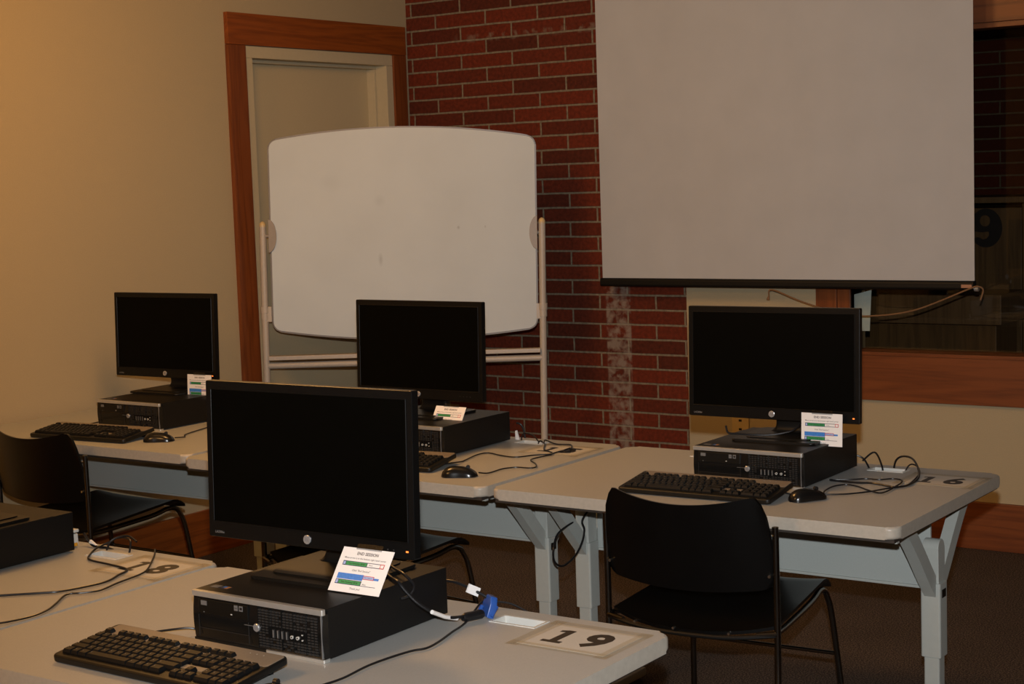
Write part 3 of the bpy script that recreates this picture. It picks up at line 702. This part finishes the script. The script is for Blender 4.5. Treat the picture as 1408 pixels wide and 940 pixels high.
# ------------------------------------------------------------------ keyboards
def make_keyboard():
    """origin: front left corner at table level"""
    W_, D_ = .457, .168; root = empty('keyboard', (0, 0, 0))
    SL = math.atan2(.020, D_)
    TI = T((0, 0, .001)) @ Matrix.Rotation(SL, 4, 'X')
    q = MB().use('black'); q.prism(rrect(0, W_, 0, D_, .012, 4), 0, .0145, TI, .004, 3); q.build('base', root)
    q = MB().use('kb_strip'); q.prism(rrect(.010, W_ - .004, D_ - .056, D_ - .004, .008, 4), .0138, .0152, TI, .0006, 1)
    q.box(.296, .352, .050, .066, .0138, .0151, mtx=TI); q.build('deck', root)
    q = MB().use('dot')
    for i in range(3): q.box(.376 + i * .017, .3775 + i * .017, D_ - .0185, D_ - .017, .0145, .0156, mtx=TI)
    q.build('indicator_light', root, smooth=0)
    q = MB().use('rubber')
    for x in (.03, W_ - .05): q.box(x, x + .02, D_ - .025, D_ - .015, .0005, .022)
    q.build('foot', root)
    cache = {}
    def key(x, y, wd, hg=.0150, z=.0140):
        kk = round(wd, 4), round(hg, 4)
        if kk not in cache:
            k = MB().use('key'); a, c = wd / 2, hg / 2
            vb = [k.bm.verts.new((sx * a, sy * c, 0)) for sx, sy in ((-1, -1), (1, -1), (1, 1), (-1, 1))]
            vm = [k.bm.verts.new((sx * a, sy * c, .003)) for sx, sy in ((-1, -1), (1, -1), (1, 1), (-1, 1))]
            vt = [k.bm.verts.new((sx * (a - .0022), sy * (c - .0020) + .0008, .0085)) for sx, sy in ((-1, -1), (1, -1), (1, 1), (-1, 1))]
            f = [k.bm.faces.new(vt), k.bm.faces.new(vb[::-1])]
            for i in range(4):
                j = (i + 1) % 4; f += [k.bm.faces.new((vb[i], vb[j], vm[j], vm[i])), k.bm.faces.new((vm[i], vm[j], vt[j], vt[i]))]
            k._n(f); k.use('grey_print')
            k.box(-a + .0042, -a + .0066, c - .0075, c - .0052, .0084, .00862)
            o = k.build('key', root, smooth=0); cache[kk] = o.data
        else:
            o = bpy.data.objects.new('key', cache[kk]); col.objects.link(o); o.parent = root
        o.matrix_local = TI @ T((x, y, z))
    U = .0190; X0 = .0150; Y0 = .0240
    def row(y, spec, x=X0, g=.0006):
        for wd in spec:
            if wd < 0: x += -wd * U; continue
            key(x + wd * U / 2, y, wd * U - .0018, .0170 if y < .118 else .0135); x += wd * U
    row(Y0, [1.25, 1, 1.25, 5.75, 1.25, 1, 1, 1.5]); row(Y0 + U, [2.25] + [1] * 10 + [2.75]); row(Y0 + 2 * U, [1.75] + [1] * 11 + [2.25]); row(Y0 + 3 * U, [1.5] + [1] * 12 + [1.5]); row(Y0 + 4 * U, [1] * 13 + [2])
    YF = Y0 + 4 * U + .0245
    row(YF, [1, -1, 1, 1, 1, 1, -.5, 1, 1, 1, 1, -.5, 1, 1, 1, 1]); XN = X0 + 15.25 * U
    row(YF, [1, 1, 1], XN)
    row(Y0 + 4 * U, [1, 1, 1], XN); row(Y0 + 3 * U, [1, 1, 1], XN); row(Y0 + U, [-1, 1], XN); row(Y0, [1, 1, 1], XN)
    XP = XN + 3.25 * U
    for i in range(1, 5): row(Y0 + i * U, [1, 1, 1] + ([.95] if i != 1 else [.95]), XP)
    row(Y0, [2, 1, .95], XP)
    return root
GK = 'black keyboards with grey brown deck'
kb0 = make_keyboard(); kbs = {19: kb0}
for k in (16, 15, 14): kbs[k] = copy_tree(kb0)
for k, (cx, cy, a, l) in {19: (3.000, -4.598, -1, 'black keyboard on the nearest table, cut off by the lower picture edge'), 16: (3.114, -2.722, 2, 'black keyboard behind the chair at right'),
                          15: (1.985, -2.737, 7, 'black keyboard partly hidden by the nearest monitor'), 14: (.635, -2.725, 5, 'black keyboard by the left wall behind the left chair')}.items():
    a = R(a); c, s = math.cos(a), math.sin(a)
    kbs[k].location = (cx - c * .2285 + s * .084, cy - s * .2285 - c * .084, TH + .0005); kbs[k].rotation_euler = (0, 0, a); tag(kbs[k], l, 'keyboard', GK)

# ------------------------------------------------------------------ mice, cords are their parts
def make_mouse():
    root = empty('computer_mouse', (0, 0, 0)); L_, Wd, Ht = .112, .060, .036
    q = MB().use('gloss')
    nu, nv = 22, 14; rows = []
    for i in range(nu + 1):
        f = i / nu; y = -L_ / 2 + L_ * f
        wdt = Wd / 2 * (max(0, 1 - abs(2 * f - 1) ** 3.2)) ** .5 * (.92 + .08 * math.cos(f * 6.28))
        hgt = Ht * (max(0, 1 - abs(2 * f - 1) ** 2.6)) ** .6 * (1.0 - .32 * f)
        rows.append([q.bm.verts.new((wdt * math.cos(math.pi * j / nv) * (1 if True else 1), y, .001 + hgt * math.sin(math.pi * j / nv) ** .75)) for j in range(nv + 1)])
    fs = []
    for i in range(nu):
        for j in range(nv): fs.append(q.bm.faces.new((rows[i][j], rows[i + 1][j], rows[i + 1][j + 1], rows[i][j + 1])))
        fs.append(q.bm.faces.new((rows[i][0], rows[i][nv], rows[i + 1][nv], rows[i + 1][0])))
    q._n(fs); bmesh.ops.remove_doubles(q.bm, verts=q.bm.verts, dist=.0002); q.build('shell', root, smooth=60)
    q = MB().use('rubber'); q.tube([(-.004, .026, .0275), (.004, .026, .0275)], .0065, 16); q.build('scroll_wheel', root)
    return root
GS = 'black computer mice'
ms0 = make_mouse(); mice = {16: ms0}
for k in (15, 14, 19): mice[k] = copy_tree(ms0)
MP = {16: (3.402, -2.688, -32, 'black mouse at the right end table, beside its keyboard'), 15: (2.335, -2.80, -62, 'black mouse at the near edge of the middle rear table'),
      14: (.945, -2.695, -55, 'black mouse on the table beside the left wall'), 19: (3.300, -4.655, 5, 'black mouse just entering the bottom picture edge')}
for k, (x, y, a, l) in MP.items():
    mice[k].location = (x, y, TH + .0005); mice[k].rotation_euler = (0, 0, R(a)); tag(mice[k], l, 'mouse', GS)

ZC = TH + .0042
def cord(name, runs, r=.0022, parent=None, matl='rubber'):
    q = MB().use(matl)
    for run in runs:
        pts = [Vector((p[0], p[1], p[2] if len(p) > 2 else ZC)) for p in run]
        q.tube(pts, r, 7, 6)
    o = q.build(name)
    if parent:
        o.parent = parent; o.matrix_parent_inverse = (T(parent.location) @ parent.rotation_euler.to_matrix().to_4x4()).inverted()
    return o
cord('cord', [[(3.428, -2.645, .748), (3.42, -2.62), (3.402, -2.58), (3.395, -2.506), (3.417, -2.467), (3.456, -2.479), (3.5, -2.515), (3.543, -2.54), (3.552, -2.502), (3.547, -2.437), (3.542, -2.382), (3.526, -2.342), (3.498, -2.336), (3.471, -2.363), (3.433, -2.365), (3.398, -2.393), (3.345, -2.42)]], parent=mice[16])
cord('cord', [[(2.385, -2.771, .748), (2.393, -2.734), (2.392, -2.66), (2.417, -2.62), (2.462, -2.613), (2.466, -2.587), (2.431, -2.54), (2.384, -2.495), (2.38, -2.448), (2.391, -2.39)]], parent=mice[15])
cord('cord', [[(.990, -2.660, .748), (.975, -2.60), (.937, -2.56), (.903, -2.454), (.88, -2.35), (.86, -2.20)]], parent=mice[14])
cord('cord', [[(3.307, -4.60, .748), (3.322, -4.561), (3.331, -4.533), (3.334, -4.491), (3.326, -4.417), (3.33, -4.354), (3.339, -4.305), (3.352, -4.279), (3.348, -4.236), (3.33, -4.168), (3.315, -4.101, .743), (3.296, -4.02, .762), (3.290, -3.975, .752), (3.33, -3.950, .742), (3.39, -3.935, .70), (3.42, -3.93, .60)]], parent=mice[19])
cord('cord', [[(3.30, -2.66, .752), (3.345, -2.655), (3.40, -2.635, .742), (3.463, -2.594), (3.507, -2.541), (3.537, -2.475), (3.568, -2.416), (3.554, -2.306), (3.529, -2.208), (3.498, -2.159, .75), (3.483, -2.175, .75), (3.470, -2.20, .71)]], parent=kbs[16])
cord('cord', [[(2.215, -2.70, .752), (2.199, -2.609), (2.194, -2.578), (2.171, -2.487), (2.184, -2.442), (2.248, -2.464), (2.31, -2.472), (2.344, -2.419), (2.385, -2.371), (2.329, -2.326), (2.304, -2.301), (2.264, -2.234), (2.235, -2.197)]], parent=kbs[15])
cord('cord', [[(.42, -2.66, .752), (.39, -2.60), (.375, -2.45), (.37, -2.3)]], parent=kbs[14])
cord('cord', [[(2.82, -4.53, .75), (2.80, -4.47, .744), (2.862, -4.425, .752), (2.885, -4.38, .745), (2.88, -4.2)]], parent=kbs[19])

tag(cord('looped_cable', [[(3.440, -2.190, .71), (3.429, -2.139, .752), (3.441, -2.115, .765), (3.482, -2.141, .765), (3.53, -2.22, .75), (3.56, -2.303), (3.571, -2.403), (3.551, -2.447), (3.522, -2.437), (3.472, -2.418), (3.426, -2.43), (3.35, -2.424)]], .003),
    'thick black cord looping from the cable tray beside number 16', 'cord')
tag(cord('drooping_cable', [[(3.300, -2.185, .775), (3.344, -2.17, .76), (3.385, -2.20, .71)], [(3.345, -2.18, .756), (3.370, -2.15, .778), (3.405, -2.18, .742), (3.412, -2.195, .71)]], .0028),
    'black cord dropping into the white tray at the rear right table', 'cord')
tag(cord('tangled_cable', [[(2.190, -2.175, .71), (2.22, -2.20, .745), (2.239, -2.203), (2.225, -2.172, .744), (2.293, -2.21), (2.341, -2.202), (2.37, -2.237), (2.389, -2.277), (2.412, -2.279)], [(2.391, -2.39), (2.382, -2.366), (2.381, -2.345), (2.383, -2.314), (2.415, -2.317), (2.398, -2.331, .745), (2.382, -2.326), (2.381, -2.299), (2.389, -2.277, .745)], [(2.140, -2.19, .71), (2.125, -2.16, .756), (2.17, -2.166, .756), (2.215, -2.20, .744)]], .0022),
    'tangled thin black cord lying over the middle number sheet', 'cord')
tag(cord('curling_cable', [[(2.10, -4.60), (2.19, -4.48), (2.266, -4.403), (2.336, -4.341), (2.36, -4.312), (2.38, -4.246), (2.382, -4.197), (2.36, -4.146), (2.337, -4.1), (2.264, -4.085), (2.181, -4.074), (2.144, -4.046), (2.099, -3.981, .744), (2.103, -3.95, .75), (2.119, -3.936, .76), (2.15, -3.935, .764), (2.185, -3.95, .758), (2.196, -3.975, .71)], [(2.13, -3.99, .71), (2.118, -3.955, .755), (2.15, -3.930, .768), (2.19, -3.935, .758)]], .0026),
    'black cord curling round the cable tray beside number 18', 'cord')
tag(cord('crossing_cable', [[(2.30, -4.72), (2.42, -4.60), (2.458, -4.553), (2.474, -4.49), (2.464, -4.438), (2.437, -4.391), (2.395, -4.327), (2.414, -4.302), (2.433, -4.265), (2.417, -4.2), (2.401, -4.118), (2.383, -4.077, .744), (2.31, -3.99, .748), (2.254, -3.935, .744), (2.235, -3.915, .70), (2.23, -3.91, .60)]], .0022),
    'black cord crossing the number 18 towards the far table edge', 'cord')
# video cable of the nearest computer with its blue plug
vc = tag(empty('video_cable', (3.3, -4.1, TH)), 'black video cable with blue plug resting beside the nearest computer', 'cable')
def vrun(pts, r): 
    q = MB().use('rubber'); q.tube([(p[0] - 3.3, p[1] + 4.1, p[2] - TH) for p in pts], r, 10, 6); return q
vrun([(3.10, -4.13, .855), (3.16, -4.165, .846), (3.21, -4.20, .843), (3.245, -4.222, .843), (3.262, -4.22, .826), (3.28, -4.207, .802), (3.30, -4.18, .778), (3.309, -4.145, .762), (3.306, -4.10, .752)], .0035).build('cord', vc)
vrun([(3.12, -4.12, .856), (3.19, -4.165, .852), (3.235, -4.19, .850), (3.262, -4.195, .832), (3.262, -4.21, .816), (3.252, -4.225, .812)], .003).build('cord', vc)
q = MB().use('rubber'); q.tube([(.006, .0, .013), (.008, .008, .0125), (.018, .045, .0115), (.02, .05, .0115)], [.006, .0095, .0095, .007], 16); q.build('ferrite_core', vc)
q = MB().use('label_white'); q.tube([(.0095, -.102, .05), (.0085, -.06, .030), (.007, -.02, .0165)], .0042, 10); q.build('cord_label', vc)
q = MB().use('blue')
q.prism([(-.022, -.02), (.022, -.02), (.022, .006), (.012, .022), (-.012, .022), (-.022, .006)], -.008, .008, T((.018, .075, .020)) @ rot(-35, 'Z') @ rot(70, 'X'), .003)
for sx in (-1, 1): q.tube([(.018 + sx * .015, .055 + sx * .004, .004), (.018 + sx * .015, .075 + sx * .004, .02)], .0045, 10)
q.build('plug', vc)
vrun([(3.20, -4.045, .803), (3.24, -4.042, .803), (3.265, -4.038, .797), (3.288, -4.032, .787), (3.305, -4.02, .775), (3.315, -4.02, .765)], .0032).build('cord', vc)
q = MB().use('label_white'); q.box(-.002, .002, -.014, .016, -.009, .009, mtx=T((-.012, .062, .053)) @ rot(-20, 'Z') @ rot(-28, 'X')); q.build('flag_label', vc)

tag(cord('hanging_cable', [[(2.66, -2.40, .69), (2.64, -2.52, .64), (2.63, -2.59, .596), (2.63, -2.583, .562), (2.63, -2.598, .527), (2.63, -2.634, .497), (2.63, -2.685, .48), (2.63, -2.719, .481), (2.63, -2.747, .498), (2.63, -2.755, .523), (2.628, -2.745, .550), (2.615, -2.70, .575), (2.60, -2.60, .585)]], .0032),
    'black cord hanging in a loop between two table legs', 'cord')
tag(cord('yellow_cable', [[(2.40, -2.45, .66), (2.45, -2.46, .653), (2.52, -2.45, .660), (2.60, -2.44, .650), (2.68, -2.43, .664), (2.76, -2.40, .68)]], .003, matl='yellow'),
    'short yellow cord under the joint of two rear tables', 'cord')
# plugs behind the two computers
ad = tag(empty('power_adapter', (2.022, -3.985, TH)), 'small white plug behind the computer at lower left', 'adapter')
q = MB().use('white'); q.box(-.022, .0, -.012, .012, .002, .034, .003); q.box(-.020, .006, -.010, .010, .038, .046, .002); q.use('black'); q.box(-.016, -.004, -.006, .006, .033, .039); q.build('body', ad)
q = MB().use('yellow'); q.box(.001, .004, -.008, .006, .004, .012, .001); q.build('tab', ad)
q = MB().use('rubber'); q.tube([(.0, .03, .03), (.025, .025, .012), (.05, .02, .004), (.10, .03, -.001), (.16, .04, -.03)], .0035, 8, 5); q.build('cord', ad)
q = MB().use('label_white'); q.box(-.016, .016, -.003, .003, -.004, .004, mtx=T((.045, .022, .007)) @ rot(28, 'Y')); q.build('cord_label', ad)
ad2 = tag(empty('cord_plug', (2.108, -2.165, TH)), 'white cord tag behind the middle rear computer', 'plug')
q = MB().use('label_white'); q.prism([(-.008, 0), (.008, 0), (-.002, .032), (-.008, .03)], -.003, .003, rot(90, 'X'), .001); q.build('tag', ad2)
q = MB().use('rubber'); q.tube([(-.01, .01, .055), (.004, .015, .05), (.012, .02, .03), (.016, .02, .004)], .0035, 8, 5); q.build('cord', ad2)

mc = cord('cord', [[(3.043, -2.455, .882), (3.050, -2.455, .862), (3.075, -2.45, .860), (3.12, -2.44, .858), (3.17, -2.42, .858), (3.22, -2.39, .868), (3.235, -2.36, .885)]], .003, parent=mons[16])
# ------------------------------------------------------------------ chairs
def make_chair():
    """origin: on the floor, midway between the rear uprights; +Y is forwards"""
    root = empty('stacking_chair', (0, 0, 0)); w_, wf, D_ = .239, .205, .425
    def back(u, v):
        s = 2 * u - 1
        x = s * (.236 - .012 * v * v)
        bow = -.050 * (1 - s * s)
        y = bow + .008 - .035 * v
        ztop = .812 - .034 * (1 - abs(s) ** 2.0) - .060 * max(0, (abs(s) - .84) / .16) ** 2.2
        zbot = .565 - .015 * (1 - s * s) + .018 * max(0, (abs(s) - .86) / .14) ** 2
        return Vector((x, y, zbot + (ztop - zbot) * v)), Vector((-.42 * s, -1, 0)).normalized()
    q = MB().use('chair'); q.grid(back, 36, 14, .007); q.build('backrest', root, smooth=50)
    def seat(u, v):
        s = 2 * u - 1
        x = s * (.232 - .024 * v)
        yb = .02 - .055 * (1 - s * s); yf = D_ + .055 - .012 * s * s
        y = yb + (yf - yb) * v
        z = .458 + .032 * v - .012 * math.sin(math.pi * min(1, v * 1.1)) * (1 - s * s) - .030 * max(0, (v - .86) / .14) ** 2 + .01 * abs(s) ** 3 - .012 * (1 - v) ** 3 * (1 - s * s)
        return Vector((x, y, z)), Vector((0, 0, 1))
    q = MB().use('chair'); q.grid(seat, 24, 24, .009); q.build('seat', root, smooth=50)
    rr = .0085
    for sx in (-1, 1):
        q = MB().use('chrome'); q.tube([(sx * w_, 0, .725), (sx * w_, .003, .47), (sx * (w_ + .002), -.005, .30), (sx * (w_ + .012), -.05, .0)], rr, 14, 6)
        leg = q.build('leg', root)
        q = MB().use('chrome')
        q.tube([(sx * (w_ - .004), .012, .452), (sx * .228, .10, .451), (sx * .212, .30, .456), (sx * .204, .385, .466), (sx * .203, .42, .462), (sx * .205, .443, .440), (sx * .213, .465, .36), (sx * .236, .515, .0)], rr, 14, 6)
        q.build('leg', root)
        for z in (.70, .60):
            q = MB().use('bolt'); q.tube([(sx * (w_ - .014), .004, z), (sx * (w_ - .014), -.012, z)], .004, 10); q.build('bolt', root)
        q = MB().use('chrome'); q.tube([(sx * w_, .0, .452), (sx * (w_ - .05), -.012, .446)], .007, 10); q.build('bracket', root)
    q = MB().use('chrome'); q.tube([(-.221, .482, .27), (.221, .482, .27)], .006, 12); q.build('stretcher', root)
    q = MB().use('black'); q.tube([(-.236, .0, .447), (-.10, -.035, .436), (.10, -.035, .436), (.236, 0, .447)], .006, 10, 5); q.build('seat_rail', root)
    for x, y in ((-.15, -.018), (-.03, -.036), (.12, -.026)):
        q = MB().use('bolt'); q.tube([(x, y + .006, .447), (x, y - .006, .447)], .0035, 10); q.build('bolt', root)
    return root
GH = 'black stacking chairs at the rear row'
ch0 = make_chair(); chs = [ch0, copy_tree(ch0), copy_tree(ch0)]
for o, (x, y, a, l) in zip(chs, ((3.212, -3.0, 3.5, 'black stacking chair with chrome frame pushed to the right table'), (.638, -2.965, -1, 'black stacking chair at the left, before the table beside the left wall'), (1.905, -2.985, -8, 'black stacking chair mostly hidden behind the nearest monitor'))):
    o.location = (x, y, .002); o.rotation_euler = (0, 0, R(a)); tag(o, l, 'chair', GH)
